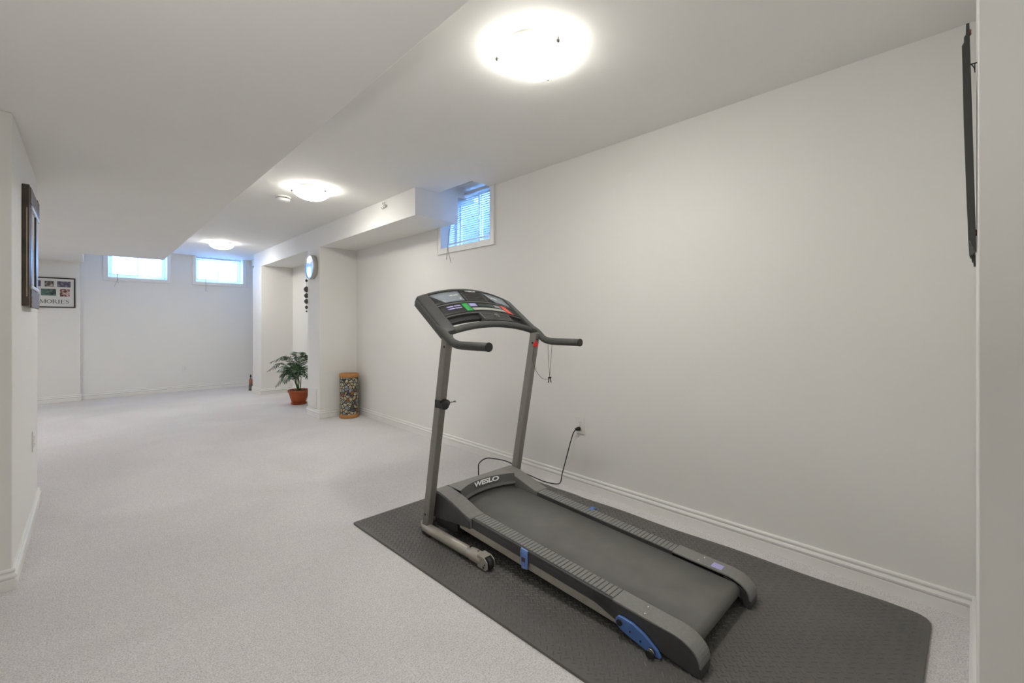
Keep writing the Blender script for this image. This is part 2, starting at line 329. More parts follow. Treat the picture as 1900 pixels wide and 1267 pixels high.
# ------------------------------------------------------------------ windows and blinds
def window(n, axis, op, label, casing_top):
    a0, a1, z0, z1 = op
    T = (lambda a, w, z: (XR+w, a, z)) if axis == 'y' else (lambda a, w, z: (a, YB+w, z))
    def bx(bm, A0, A1, w0, w1, Z0, Z1):
        p, q = T(A0, w0, Z0), T(A1, w1, Z1); box(bm, min(p[0], q[0]), max(p[0], q[0]), min(p[1], q[1]), max(p[1], q[1]), Z0, Z1)
    root = bpy.data.objects.new('window_%d' % n, None); COL.objects.link(root); root.location = T((a0+a1)/2, .2, z0); root['kind'] = 'structure'; root['label'] = label
    og = root.location.copy(); K = dict(parent=root, origin=og)
    c = .058; ct = casing_top
    b = B(); bx(b, a0-c, a0, -.013, 0, z0-c, ct); bx(b, a1, a1+c, -.013, 0, z0-c, ct); bx(b, a0, a1, -.013, 0, z0-c, z0)
    bx(b, a0-c, a1+c, -.019, -.013, z0-c, z0-c+.012); bx(b, a0-c, a0-c+.012, -.019, -.013, z0-c+.012, ct); bx(b, a1+c-.012, a1+c, -.019, -.013, z0-c+.012, ct)
    obj('casing', b, M['trim'], bevel=.002, **K)
    f = .035; b = B()
    bx(b, a0, a0+f, .17, .23, z0, z1); bx(b, a1-f, a1, .17, .23, z0, z1); bx(b, a0+f, a1-f, .17, .23, z0, z0+f); bx(b, a0+f, a1-f, .17, .23, z1-f, z1)
    obj('window_frame', b, M['vinyl'], bevel=.003, **K)
    am = (a0+a1)/2; s = .022
    for i, (p, q, w) in enumerate(((a0+f, am+.012, .178), (am-.012, a1-f, .203))):
        b = B(); bx(b, p, p+s, w, w+.02, z0+f, z1-f); bx(b, q-s, q, w, w+.02, z0+f, z1-f); bx(b, p+s, q-s, w, w+.02, z0+f, z0+f+s); bx(b, p+s, q-s, w, w+.02, z1-f-s, z1-f)
        sa = obj('sash', b, M['vinyl'], bevel=.002, **K)
        b = B(); bx(b, p+s, q-s, w+.008, w+.012, z0+f+s, z1-f-s); obj('pane', b, M['pane'], parent=sa, origin=og)
        if i == 0:
            b = B(); bx(b, q-s+.004, q-.004, w-.012, w, (z0+z1)/2-.02, (z0+z1)/2+.02); obj('latch', b, M['vinyl'], parent=sa, origin=og, bevel=.002)
    return T, bx
def blind(T, bx, op, label, ztop, wands, tilt):
    a0, a1, z0, z1 = op; g = .012; w0 = .095; am = (a0+a1)/2
    root = thing('window_blind', label, 'blind', T(am, w0, z0+.05), 0); og = Vector(root.location); K = dict(parent=root, origin=og)
    b = B(); bx(b, a0+g, a1-g, w0-.018, w0+.018, ztop-.03, ztop); obj('headrail', b, M['slat'], bevel=.002, **K)
    b = B(); bx(b, a0+g, a1-g, w0-.013, w0+.013, z0+.05, z0+.062); obj('bottom_rail', b, M['slat'], bevel=.002, **K)
    z = z0+.062+.0215; me = None; k = 0
    while z < ztop-.038:
        if me is None:
            b = B(); rows = []
            for i in range(5):
                t = i/4-.5; w = t*.025; dz = .0022*(1-4*t*t)+t*tilt
                rows.append([T(a0+g, w0+w, z+dz), T(a1-g, w0+w, z+dz)])
            for r in rows: r[0] = Vector(r[0]); r[1] = Vector(r[1])
            grid(b, rows); base = z
            s = obj('slat', b, M['slat'], recalc=False, **K); sm = s.modifiers.new('thick', 'SOLIDIFY'); sm.thickness = .0008; me = s
        else:
            s = me.copy(); COL.objects.link(s); s.parent = root; s.location = (0, 0, z-base)
        z += .0215
    for a in (a0+.11, a1-.11):
        b = B(); tube(b, [T(a, w0-.014, z0+.055), T(a, w0-.014, ztop-.01)], .0011, 5); tube(b, [T(a, w0+.014, z0+.055), T(a, w0+.014, ztop-.01)], .0011, 5)
        obj('ladder_cord', b, M['slat'], **K)
    for nm, pts, r in wands:
        b = B(); tube(b, spline([T(*p) for p in pts], 6), r, 6); obj(nm, b, M['chrome' if nm == 'tilt_wand' else 'slat'] if nm == 'x' else M['wandgrey'], **K)
    return root
M['wandgrey'] = mat('grey_wand', (.28, .27, .26, 1), .35, noise=.05)
T, bx = window(1, 'y', RW, 'high window in the right wall above the treadmill with half-hidden left side', H-.001)
blind(T, bx, RW, 'white horizontal slat blind in the right wall window', 2.485,
      [('tilt_wand', [(3.63, .07, 2.46), (3.62, .02, 2.2), (3.58, -.03, 1.98), (3.60, -.035, 1.83)], .003), ('lift_cord', [(3.60, .07, 2.46), (3.60, .02, 2.2), (3.585, -.028, 1.96), (3.53, -.03, 1.79)], .0022)], .003)
T, bx = window(2, 'x', W2, 'left one of the two high windows in the far wall', H-.001)
blind(T, bx, W2, 'white slat blind in the left window of the far wall', 2.415,
      [('tilt_wand', [(.32, .07, 2.39), (.33, .03, 2.1), (.335, -.03, 1.93), (.345, -.035, 1.86)], .003), ('lift_cord', [(.34, .06, 2.39), (.335, -.02, 1.95), (.30, -.03, 1.80)], .002)], .002)
T, bx = window(3, 'x', W3, 'right one of the two high windows in the far wall', H-.001)
blind(T, bx, W3, 'white slat blind in the right window of the far wall', 2.415,
      [('tilt_wand', [(1.50, .07, 2.39), (1.53, .0, 2.1), (1.54, -.03, 1.9), (1.54, -.03, 1.78)], .003)], .002)

# ------------------------------------------------------------------ ceiling lamps
def ceiling_lamp(loc, label, ang):
    root = thing('ceiling_lamp', label, 'ceiling lamp', loc, 0, 'frosted dome lamps along the ceiling')
    b = B(); lathe(b, (0, 0, 0), [(.002, -.030), (.142, -.031), (.148, -.026), (.148, 0)], 32); obj('mounting_pan', b, M['white'], root)
    prof = [(.158, -.036), (.152, -.046), (.138, -.062), (.115, -.078), (.085, -.091), (.05, -.099), (.02, -.102), (.001, -.1025)]
    b = B(); n = 48; rings = []
    for r, z in prof:
        rings.append([b.verts.new(((r*(1+.035*math.cos(3*(2*PI*k/n-ang)))*math.cos(2*PI*k/n)), r*(1+.035*math.cos(3*(2*PI*k/n-ang)))*math.sin(2*PI*k/n), z)) for k in range(n)])
    for a, c in zip(rings, rings[1:]):
        for k in range(n):
            f = b.faces.new((a[k], a[(k+1) % n], c[(k+1) % n], c[k])); f.smooth = True
    g = obj('glass_shade', b, M['lampglass'], root); s = g.modifiers.new('thick', 'SOLIDIFY'); s.thickness = .004
    for k in range(3):
        a = ang+k*2*PI/3; c, s_ = math.cos(a), math.sin(a); b = B()
        tube(b, [(.10*c, .10*s_, -.012), (.168*c, .168*s_, -.026), (.168*c, .168*s_, -.040)], .003, 6)
        lathe(b, (.166*c, .166*s_, -.045), [(.001, -.009), (.006, -.007), (.0085, 0), (.006, .006), (.001, .008)], 10)
        obj('clip', b, M['chrome_dark'], root)
    return root
M['chrome_dark'] = mat('nickel_clip', (.16, .155, .15, 1), .35, metal=.6, noise=.05)
ceiling_lamp((1.436, 1.357, H), 'round frosted glass ceiling lamp nearest the camera, above the treadmill', math.radians(20+180-60))
ceiling_lamp((1.46, 4.14, H), 'round frosted glass ceiling lamp beside the smoke detector', math.radians(170))
ceiling_lamp((1.445, 7.85, H), 'round frosted glass ceiling lamp farthest back, in front of the far windows', math.radians(255))

# smoke detector
r = thing('smoke_detector', 'white round smoke detector on the ceiling left of the middle lamp', 'smoke detector', (1.35, 4.6, H))
b = B(); lathe(b, (0, 0, 0), [(.001, -.014), (.066, -.014), (.07, -.008), (.07, 0)], 32); obj('base_plate', b, M['white'], r)
b = B(); lathe(b, (0, 0, 0), [(.056, -.014), (.056, -.022)], 32); obj('vent_slot', b, M['darkgap'], r)
b = B(); lathe(b, (0, 0, 0), [(.050, -.0215), (.062, -.022), (.064, -.030), (.058, -.044), (.035, -.048), (.001, -.049)], 32); obj('cover', b, M['white'], r)
b = B(); lathe(b, (.02, -.01, -.048), [(.010, .002), (.010, -.003), (.001, -.0035)], 14); obj('test_button', b, M['white'], r)

# ------------------------------------------------------------------ floor mat under the treadmill
def exercise_mat():
    C = [Vector((1.222, .115)), Vector((2.462, .115)), Vector((2.432, 2.60)), Vector((1.14, 2.565))]
    r = thing('exercise_mat', 'dark grey rubber mat with raised tread pattern under the treadmill', 'mat', (1.8, 1.35, 0))
    def inside(p, m):
        for i in range(4):
            a, c = C[i], C[(i+1) % 4]; d = (c-a).normalized()
            if (p-a).x*(-d.y)+(p-a).y*d.x < m: return False
        return True
    rad = [.03, .07, .05, .012]; poly = []
    for i in range(4):
        p, a, c = C[i], C[i-1], C[(i+1) % 4]; u = (a-p).normalized(); w = (c-p).normalized(); ra = rad[i]
        for k in range(7):
            t = k/6; q = (p+u*ra)*(1-t)**2+p*2*t*(1-t)+(p+w*ra)*t*t; poly.append(q)
        L = (c-p).length; nn = 30
        for k in range(1, nn):
            q = p+w*(ra+(L-ra-rad[(i+1) % 4])*k/nn)
            if i == 1: q = q+Vector((.006*math.sin(q.y*9)+.012*math.exp(-((q.y-1.95)/.09)**2), 0))
            poly.append(q)
    b = B(); z = .012; ctr = Vector((1.8, 1.35))
    lo = [b.verts.new((p.x, p.y, .0005)) for p in poly]; mi = [b.verts.new((p.x, p.y, z-.002)) for p in poly]
    top = [b.verts.new((p.x+(ctr-p).normalized().x*.003, p.y+(ctr-p).normalized().y*.003, z)) for p in poly]; n = len(poly)
    for A, D in ((lo, mi), (mi, top)):
        for k in range(n): b.faces.new((A[k], A[(k+1) % n], D[(k+1) % n], D[k]))
    b.faces.new(top); b.faces.new(lo[::-1])
    obj('mat_sheet', b, M['mat'], r, (1.8, 1.35, 0))
    # raised bars: lattice turned 45 degrees, bars alternate in direction
    verts = []; faces = []; s2 = math.sqrt(.5); e1 = Vector((s2, -s2)); e2 = Vector((s2, s2)); pt = .0228
    for i in range(-80, 160):
        for j in range(-60, 160):
            p = e1*(i*pt)+e2*(j*pt)
            if not (1.1 < p.x < 2.5 and .08 < p.y < 2.64) or not inside(p, .017): continue
            d = e1 if (i+j) % 2 == 0 else e2; q = Vector((-d.y, d.x)); L, w = .0108, .0040; k = len(verts); x, y = p.x-1.8, p.y-1.35
            for l, ww, zz in ((L, w, z-.0003), (L*.80, w*.28, z+.0023)):
                for sa, sb in ((-1, -1), (1, -1), (1, 1), (-1, 1)): verts.append((x+d.x*l*sa+q.x*ww*sb, y+d.y*l*sa+q.y*ww*sb, zz))
            faces += [(k+4, k+5, k+6, k+7)]+[(k+t, k+(t+1) % 4, k+4+(t+1) % 4, k+4+t) for t in range(4)]
    me = bpy.data.meshes.new('tread_bumps'); me.from_pydata(verts, [], faces); me.materials.append(M['mat'])
    o = bpy.data.objects.new('tread_bumps', me); COL.objects.link(o); o.parent = r; o['kind'] = 'stuff'
exercise_mat()

# ------------------------------------------------------------------ treadmill (local: x across, y = room Y - 1.365, z up)
def treadmill():
    Y0 = 1.365; X0 = 1.749; ROT = math.radians(1.25)
    R = thing('treadmill', 'grey and black folding treadmill standing on the dark rubber mat', 'treadmill', (X0, Y0, .0012), ROT)
    inv = Matrix.Rotation(-ROT, 3, 'Z')
    def L(x, y, z): return tuple(inv @ Vector((x-X0, y-Y0, z)))
    y = lambda Y: Y-Y0
    zt = lambda Y: .115+(Y-.68)*.058
    # --- base frame with wheels and pads
    def upY(z): return 2.150-.205*(z-.06)/1.04
    bx_ = .352
    b = B(); pts = [(-bx_, y(1.76), .044), (-bx_, y(2.10), .044), (-bx_+.004, y(2.16), .044), (-bx_+.03, y(2.205), .044), (-bx_+.08, y(2.225), .044), (0, y(2.225), .044),
                    (bx_-.08, y(2.225), .044), (bx_-.03, y(2.205), .044), (bx_-.004, y(2.16), .044), (bx_, y(2.10), .044), (bx_, y(1.76), .044)]
    tube(b, pts, .0265, 16)
    base = obj('base_frame', b, M['champ'], R)
    for s in (-1, 1):
        b = B(); tube(b, [(s*bx_, y(1.775), .045), (s*bx_, y(1.74), .046), (s*bx_, y(1.66), .046)], [.0265, .030, .030], 16)
        for q in (-1, 1): prism(b, [(y(1.68), .018), (y(1.62), .0165), (y(1.605), .028), (y(1.607), .058), (y(1.63), .074), (y(1.68), .076)], s*bx_+q*.023-.0025, s*bx_+q*.023+.0025)
        prism(b, [(y(1.68), .0745), (y(1.63), .072), (y(1.63), .0755), (y(1.68), .078)], s*bx_-.024, s*bx_+.024)
        obj('wheel_fork', b, M['champ'], base, bevel=.0015)
        b = B(); lathe(b, (s*bx_, y(1.625), .043), [(.008, -.014), (.022, -.014), (.028, -.010), (.029, 0), (.028, .010), (.022, .014), (.008, .014)], 24, axis='-x')
        tube(b, [(s*bx_-.026, y(1.625), .043), (s*bx_+.026, y(1.625), .043)], .005, 8)
        obj('wheel', b, M['dark2'], base)
        for Y in (1.80, 2.13):
            b = B(); box(b, s*bx_-.018, s*bx_+.018, y(Y)-.035, y(Y)+.035, .0145, .026); obj('rubber_pad', b, M['dark2'], base, bevel=.003)
        for Y in (1.70, 1.76):
            b = B(); lathe(b, (s*bx_-s*0, y(Y), .0745), [(.006, -.004), (.006, .001), (.001, .0025)], 10); obj('screw', b, M['dark2'], base)
        b = B(); lathe(b, (s*bx_-.0275, y(1.632), .030), [(.006, -.001), (.006, .002), (.001, .003)], 10, axis='-x')
        obj('screw', b, M['dark2'], base)
    # --- uprights
    for s, xb, xt in ((-1, -.345, -.362), (1, .34, .33)):
        b = B(); rings = []
        for z in (.058, 1.14):
            x = xb+(xt-xb)*(z-.06)/1.08; Y = y(upY(z)); hw, hy = .0205, .0265
            rings.append([b.verts.new((x+i*hw, Y+j*hy, z)) for i, j in ((-1, -1), (1, -1), (1, 1), (-1, 1))])
        for k in range(4): b.faces.new((rings[0][k], rings[0][(k+1) % 4], rings[1][(k+1) % 4], rings[1][k]))
        b.faces.new(rings[0][::-1]); b.faces.new(rings[1])
        u = obj('upright', b, M['post'], R, bevel=.005, seg=3)
        for z, dy in ((1.075, -.008), (.125, .004)):
            x = xb+(xt-xb)*(z-.06)/1.08; b = B(); lathe(b, (x-.0205, y(upY(z))+dy, z), [(.006, -.001), (.0065, .002), (.004, .0035), (.001, .0037)], 12, axis='-x'); obj('bolt', b, M['dark2'], u)
        if s > 0:
            b = B(); lathe(b, (xt-.002, y(upY(1.10))-.0265, 1.095), [(.006, .001), (.0065, -.002), (.001, -.0037)], 12, axis='y'); obj('bolt', b, M['dark2'], u)
        if s < 0:
            z = .765; x = xb+(xt-xb)*(z-.06)/1.08; Y = y(upY(z))
            b = B(); box(b, x-.026, x+.026, Y-.036, Y+.018, z-.022, z+.022)
            prism(b, [(Y-.034, z+.02), (Y-.005, z+.02), (Y-.010, z+.048), (Y-.026, z+.052)], x-.012, x+.018)
            lathe(b, (x-.004, Y-.03, z-.004), [(.020, .0), (.024, -.008), (.024, -.022), (.018, -.030), (.001, -.032)], 20, axis='y')
            lathe(b, (x+.026, Y-.018, z), [(.018, .004), (.018, -.012), (.010, -.02), (.001, -.0205)], 16, axis='-x')
            k = obj('latch_knob', b, M['dark2'], u, bevel=.004)
            b = B(); tube(b, [(x+.03, Y-.018, z+.002), (x+.085, Y-.018, z+.002)], .0042, 10); tube(b, [(x+.083, Y-.018, z+.002), (x+.089, Y-.018, z+.002)], .006, 10)
            obj('latch_pin', b, M['chrome'], k)
    # --- walking deck
    for s in (-1, 1):
        xo, xi = s*.2975, s*.213; x0, x1 = min(xo, xi), max(xo, xi)
        b = B(); prism(b, [(y(1.82), zt(1.82)), (y(.97), zt(.97)), (y(.97), zt(.97)-.012), (y(1.82), zt(1.82)-.012)], x0, x1)
        xs = (xo, xo-s*.006); prism(b, [(y(1.82), zt(1.82)-.012), (y(.97), zt(.97)-.012), (y(.97), zt(.97)-.05), (y(1.82), zt(1.82)-.05)], min(xs), max(xs))
        xs = (xi, xi+s*.006); prism(b, [(y(1.82), zt(1.82)-.012), (y(.97), zt(.97)-.012), (y(.97), zt(.97)-.04), (y(1.82), zt(1.82)-.04)], min(xs), max(xs))
        rail = obj('foot_rail', b, M['side'], R, bevel=.0025)
        b = B(); Y = 1.812; a0, a1 = (x0+.012, x1-.002) if s < 0 else (x0+.002, x1-.012)
        while Y > .985:
            prism(b, [(y(Y), zt(Y)-.001), (y(Y), zt(Y)+.0014), (y(Y-.002), zt(Y-.002)+.0028), (y(Y-.0155), zt(Y-.0155)+.0028), (y(Y-.0175), zt(Y-.0175)+.0014), (y(Y-.0175), zt(Y-.0175)-.001)], a0, a1)
            Y -= .0205
        obj('tread_ribs', b, M['rail'], rail)
        # end cap: rounded at the rear, deep outer wall
        def arc(o, n=11):
            rx, rz, zc = .118-o, zt(.75)+.004-.045-o, .045
            return [(.75-rx*math.sin(PI/2*k/n)**.92, zc+rz*math.cos(PI/2*k/n)**.92) for k in range(n+1)]
        b = B(); ct = [(.972, zt(.972)+.003), (.85, zt(.85)+.003)]+arc(0)
        inn = arc(.009)[::-1]+[(.85, zt(.85)-.006), (.972, zt(.972)-.006)]
        prism(b, [(y(p), q) for p, q in ct+inn], x0, x1)
        cap = obj('end_cap', b, M['rail'], R, bevel=.0025)
        wall = [(.85, zt(.85)-.005)]+arc(.004)+[(.636, .0155), (.66, .0155), (.80, .036), (.93, .052), (1.04, zt(1.04)-.052), (1.06, zt(1.06)-.049), (1.06, zt(1.06)-.006)]
        xs = (xo, xo-s*.006); b = B(); prism(b, [(y(p), q) for p, q in wall], min(xs), max(xs))
        prism(b, [(y(.633), .046), (y(.6385), .046), (y(.6385), .0155), (y(.633), .0155)], x0+.002, x1-.002)
        xs = (xi, xi+s*.005); prism(b, [(y(p), q) for p, q in [(.74, zt(.74)-.006), (.69, .098), (.66, .084), (.643, .06), (.637, .04), (.637, .0155), (.66, .0155), (.665, .045), (.69, .075), (.74, .10)]], min(xs), max(xs))
        obj('cap_side', b, M['side'], cap, bevel=.001)
        xc = (x0+x1)/2
        for dx, Y in ((.022*s*-1, .855), (.02*s, .845)):
            b = B(); lathe(b, (xc+dx, y(Y), zt(Y)+.003), [(.0055, -.001), (.006, .0015), (.003, .003), (.001, .0031)], 10)
            obj('screw', b, M['chrome'], cap)
        if s > 0:
            b = B(); Y1, Y2 = .80, .755; prism(b, [(y(Y1), zt(Y1)+.0035), (y(Y1), zt(Y1)+.005), (y(Y2), zt(Y2)+.0055), (y(Y2), zt(Y2)+.0035)], xc-.03, xc+.012)
            tag(obj('cap_label', b, M['lav'], cap), 'small lavender sticker')
    # side frame tubes
    for s in (-1, 1):
        xs = (s*.288, s*.262); b = B(); prism(b, [(y(1.93), .132), (y(.80), .066), (y(.80), .030), (y(1.93), .094)], min(xs), max(xs))
        fr = obj('side_tube', b, M['champ'], R, bevel=.003)
        if s < 0:
            b = B(); tube(b, [(-.29, y(1.895), .135), (-.262, y(1.895), .135)], .009, 12); obj('pivot_bolt', b, M['champ'], fr)
    # rear adjustable feet (blue plates)
    for s in (-1, 1):
        c1, c2 = Vector((y(.935), .072)), Vector((y(.775), .020)); d = (c2-c1).normalized(); n = Vector((-d.y, d.x)); poly = []
        if n.y < 0: n = -n
        Lc = (c2-c1).length
        for t, wu in ((-.016, 0), (-.010, .018), (.01, .026), (.05, .035), (.10, .033), (Lc-.01, .017), (Lc+.008, .003)): poly.append(c1+d*t+n*wu)
        for t, wd in ((Lc+.004, .005), (Lc-.04, .014), (.05, .022), (.01, .022), (-.010, .015)): poly.append(c1+d*t-n*wd)
        poly = [(p.x, max(p.y, .0155)) for p in poly]
        xs = (s*.300, s*.312); b = B(); prism(b, poly, min(xs), max(xs)); ft = obj('incline_foot', b, M['blue'], R, bevel=.0025)
        b = B()
        for t, rr in ((.004, .012),):
            q = c1+d*t; tube(b, [(s*.310, q.x, q.y), (s*.316, q.x, q.y)], rr, 18)
        obj('foot_bolt', b, M['dark2'], ft)
        for t in (.05, .095):
            q = c1+d*t; b = B(); tube(b, [(s*.3105, q.x, q.y), (s*.3125, q.x, q.y)], .0042, 10); obj('foot_screw', b, M['dark2'], ft)
        b = B(); tube(b, [(s*.286, y(.80), .0295), (s*.335, y(.80), .0295)], .0135, 16); obj('foot_roller', b, M['dark2'], ft)
        b = B(); tube(b, [(s*.317, y(.80), .0295), (s*.3245, y(.80), .0295)], .0142, 16); obj('roller_band', b, M['chrome'], ft)
    # blue clip on the rail sides
    for s, Y in ((-1, 1.435), (1, 1.47)):
        xs = (s*.297, s*.306); z1 = zt(Y)+(.004 if s < 0 else .006); b = B()
        if s < 0:
            prism(b, [(y(Y)-.021, z1-.088), (y(Y)+.015, z1-.092), (y(Y)+.024, z1-.02), (y(Y)+.020, z1), (y(Y)-.020, z1-.004)], min(xs), max(xs))
            for q in range(4): yy = y(Y)-.014+q*.010; box(b, -.309, -.305, yy-.002, yy+.002, z1-.078, z1-.014)
        else:
            box(b, .265, .302, y(Y)-.010, y(Y)+.012, zt(Y)+.0025, zt(Y)+.0045); box(b, .296, .303, y(Y)-.02, y(Y)+.02, zt(Y)-.05, zt(Y)+.006)
        c = tag(obj('rail_clip', b, M['paleblue'] if s < 0 else M['blue'], R, bevel=.002), 'pale blue ribbed clip' if s < 0 else None)
        if s < 0:
            b = B(); box(b, -.3105, -.3085, y(Y)-.010, y(Y)+.010, z1-.056, z1-.038); obj('clip_badge', b, M['dark'], c)
    # belt, deck board, rear roller
    b = B(); prof = []; top = [(2.06, zt(2.06)-.016), (1.4, zt(1.4)-.013), (.72, zt(.72)-.010)]
    prof += top
    cy, cz, rr = .702, zt(.702)-.010-.031, .031
    for k in range(1, 12): a = PI/2+PI*k/12; prof.append((cy+math.cos(a)*rr, cz+math.sin(a)*rr))
    prof += [(.72, cz-rr), (1.4, zt(1.4)-.075), (2.06, zt(2.06)-.078)]
    grid(b, [[(x, y(p), q) for p, q in prof] for x in (-.203, .203)])
    o = obj('walking_belt', b, M['belt'], R, recalc=True); sm = o.modifiers.new('thick', 'SOLIDIFY'); sm.thickness = .002
    b = B(); prism(b, [(y(2.05), zt(2.05)-.020), (y(.76), zt(.76)-.016), (y(.76), zt(.76)-.036), (y(2.05), zt(2.05)-.042)], -.262, .262); obj('deck_board', b, M['dark2'], R)
    b = B(); tube(b, [(-.262, y(cy), cz), (.262, y(cy), cz)], rr-.003, 20); obj('rear_roller', b, M['dark2'], R)
    # --- motor hood
    def ya(x): return 2.078-.062*(abs(x)/.213)**2
    def yb(x): return 2.048-.056*(abs(x)/.213)**2
    b = B(); N = 16; xs = [-.216+.432*k/N for k in range(N+1)]
    grid(b, [[(x, y(2.14), .250) for x in xs], [(x, y(2.125), .2535) for x in xs], [(x, y(ya(x)), .2505) for x in xs]])
    grid(b, [[(x, y(2.14), .250) for x in xs], [(x, y(2.148), .243) for x in xs], [(x, y(2.150), .10) for x in xs]])
    arm = [(2.150, .10), (2.148, .243), (2.14, .250), (2.10, .2515), (2.04, .242), (1.97, .226), (1.90, .205), (1.85, .190), (1.815, zt(1.815)+.004), (1.815, .128), (1.93, .120), (2.02, .105)]
    for s in (-1, 1):
        a = (s*.212, s*.306); prism(b, [(y(p), q) for p, q in arm], min(a), max(a))
    hood = obj('motor_hood', b, M['hood'], R, bevel=.004)
    for s in (-1, 1):
        a = (s*.3055, s*.3115); b = B(); prism(b, [(y(2.147), .10), (y(2.145), .240), (y(2.10), .2435), (y(2.04), .234), (y(1.97), .217), (y(1.90), .196), (y(1.85), .180), (y(1.818), .168), (y(1.818), .130), (y(1.93), .122), (y(2.02), .108)], min(a), max(a))
        obj('hood_side', b, M['side'], hood, bevel=.002)
    b = B(); grid(b, [[(x, y(ya(x)), .2505) for x in xs], [(x, y(ya(x)-.002), .246) for x in xs], [(x, y(yb(x)+.012), .204) for x in xs], [(x, y(yb(x)), .192) for x in xs], [(x, y(yb(x)+.012), .188) for x in xs], [(x, y(yb(x)+.012), .165) for x in xs]], smooth=False)
    ins = obj('hood_inset', b, M['inset'], hood)
    n = Vector((0, -.042, .0)); pos = (.02, y(2.058), .2285)
    sl = Vector((0, .022, .042)).normalized()
    nn = Vector((1, 0, 0)).cross(sl)
    put_text('brand_writing', 'WESLO', .036, M['ink'], ins, Vector((.014, y(2.066), .2325))+nn*.0045, (1, 0, 0), sl, sx=1.65, bend=1.33, shear=.25, spacing=.95, offset=.0013)
    b = B(); prism(b, [(y(2.146), .104), (y(1.955), .108), (y(1.925), .085), (y(1.925), .062), (y(1.945), .052), (y(2.13), .050), (y(2.146), .065)], -.258, .258)
    prism(b, [(y(2.140), .104), (y(2.02), .100), (y(1.935), .114), (y(1.935), .075), (y(1.965), .055), (y(2.11), .052), (y(2.14), .07)], -.300, -.256)
    prism(b, [(y(2.140), .104), (y(2.02), .100), (y(1.935), .114), (y(1.935), .075), (y(1.965), .055), (y(2.11), .052), (y(2.14), .07)], .256, .300)
    obj('motor_pan', b, M['dark2'], R, bevel=.004)
    # --- console
    A0 = Vector((0, y(1.955), 1.150)); tv = Vector((0, .265, .19)); nv = Vector((0, -.583, .813)); HWD = .378
    def P(s, t, off=0):
        return A0+tv*t+Vector((s*HWD, 0, (.055+.012*t)*(1-s*s)))+nv*off
    def slab(name, poly, top, th, m, parent, ns=12, bevel=0, label=None):
        # poly = (s at t0 left, s at t1 left, s at t0 right, s at t1 right, t0, t1)
        a0, a1, c0, c1, t0, t1 = poly; bm = B(); nt_ = 4; g = {}
        for lay, off in ((0, top), (1, top-th)):
            for j in range(nt_+1):
                t = t0+(t1-t0)*j/nt_; l = a0+(a1-a0)*j/nt_; r_ = c0+(c1-c0)*j/nt_
                for i in range(ns+1): g[lay, j, i] = bm.verts.new(P(l+(r_-l)*i/ns, t, off))
        for j in range(nt_):
            for i in range(ns):
                f = bm.faces.new((g[0, j, i], g[0, j, i+1], g[0, j+1, i+1], g[0, j+1, i])); f.smooth = True
                bm.faces.new((g[1, j, i], g[1, j+1, i], g[1, j+1, i+1], g[1, j, i+1]))
        for i in range(ns):
            bm.faces.new((g[0, 0, i], g[1, 0, i], g[1, 0, i+1], g[0, 0, i+1])); bm.faces.new((g[0, nt_, i], g[0, nt_, i+1], g[1, nt_, i+1], g[1, nt_, i]))
        for j in range(nt_):
            bm.faces.new((g[0, j, 0], g[0, j+1, 0], g[1, j+1, 0], g[1, j, 0])); bm.faces.new((g[0, j, ns], g[1, j, ns], g[1, j+1, ns], g[0, j+1, ns]))
        o = obj(name, bm, m, parent, bevel=bevel)
        if label: o['label'] = label
        return o
    con = slab('console', (-.86, -.86, .86, .86, .30, 1.0), 0, .045, M['dark'], R, 24, .004)
    slab('console_ridge', (-.86, -.86, .86, .86, .60, .635), .004, .006, M['inset'], con, 24)
    slab('upper_panel', (-.84, -.84, .84, .84, .645, .985), .0025, .004, M['dark2'], con, 24)
    slab('top_lip', (-.97, -.97, .97, .97, .985, 1.03), .006, .03, M['dark'], con, 24, .003)
    for s in (-1, 1):
        a = (-1.0, -.80) if s < 0 else (.80, 1.0)
        slab('side_arm', (a[0], a[0], a[1], a[1], -.05, 1.01), .010, .042, M['dark'], con, 4, .008)
        c_ = (-1.015, -.95) if s < 0 else (.95, 1.015)
        slab('arm_edge', (c_[0], c_[0], c_[1], c_[1], -.04, .97), .004, .042, M['inset'], con, 2, .008)
    slab('left_display', (-.62, -.80, -.24, -.24, .665, .955), .0045, .003, M['label'], con, 6, label='silver grey label at the left')
    slab('right_display', (.44, .30, .78, .78, .665, .945), .0045, .003, M['label'], con, 6, label='silver grey label at the right')
    sp = slab('speaker_grille', (-.20, -.20, .26, .26, .66, .90), .004, .003, M['inset'], con, 8)
    for k in range(9):
        t = .675+k*.025; slab('grille_rib', (-.18, -.18, .24, .24, t, t+.010), .0055, .002, M['dark2'], sp, 8)
    slab('button_panel', (-.80, -.84, .84, .84, .335, .585), .002, .003, M['dark2'], con, 24)
    slab('start_button', (-.355, -.375, -.235, -.26, .355, .575), .005, .004, M['green'], con, 3)
    slab('stop_button', (.50, .46, .64, .58, .345, .575), .005, .004, M['red'], con, 3)
    slab('mode_button', (-.225, -.235, -.08, -.09, .475, .565), .0045, .003, M['lav'], con, 3)
    for k, (a, c_) in enumerate(((-.66, -.54), (-.52, -.40))):
        for t in (.46, .52): slab('preset_button', (a, a-.01, c_, c_-.01, t, t+.03), .0045, .003, M['lav'], con, 3)
    slab('button_strip', (-.215, -.225, .49, .47, .365, .435), .0045, .003, M['strip'], con, 12)
    slab('display_window', (-.07, -.075, .27, .265, .465, .565), .004, .003, M['disp'], con, 8)
    slab('small_window', (.30, .295, .44, .43, .465, .555), .004, .003, M['label'], con, 4)
    # trays and centre emblem panel below the buttons
    slab('left_tray', (-.80, -.80, -.12, -.12, .19, .32), -.018, .020, M['dark2'], con, 10)
    slab('right_tray', (.50, .50, .80, .80, .10, .32), -.018, .020, M['dark2'], con, 6)
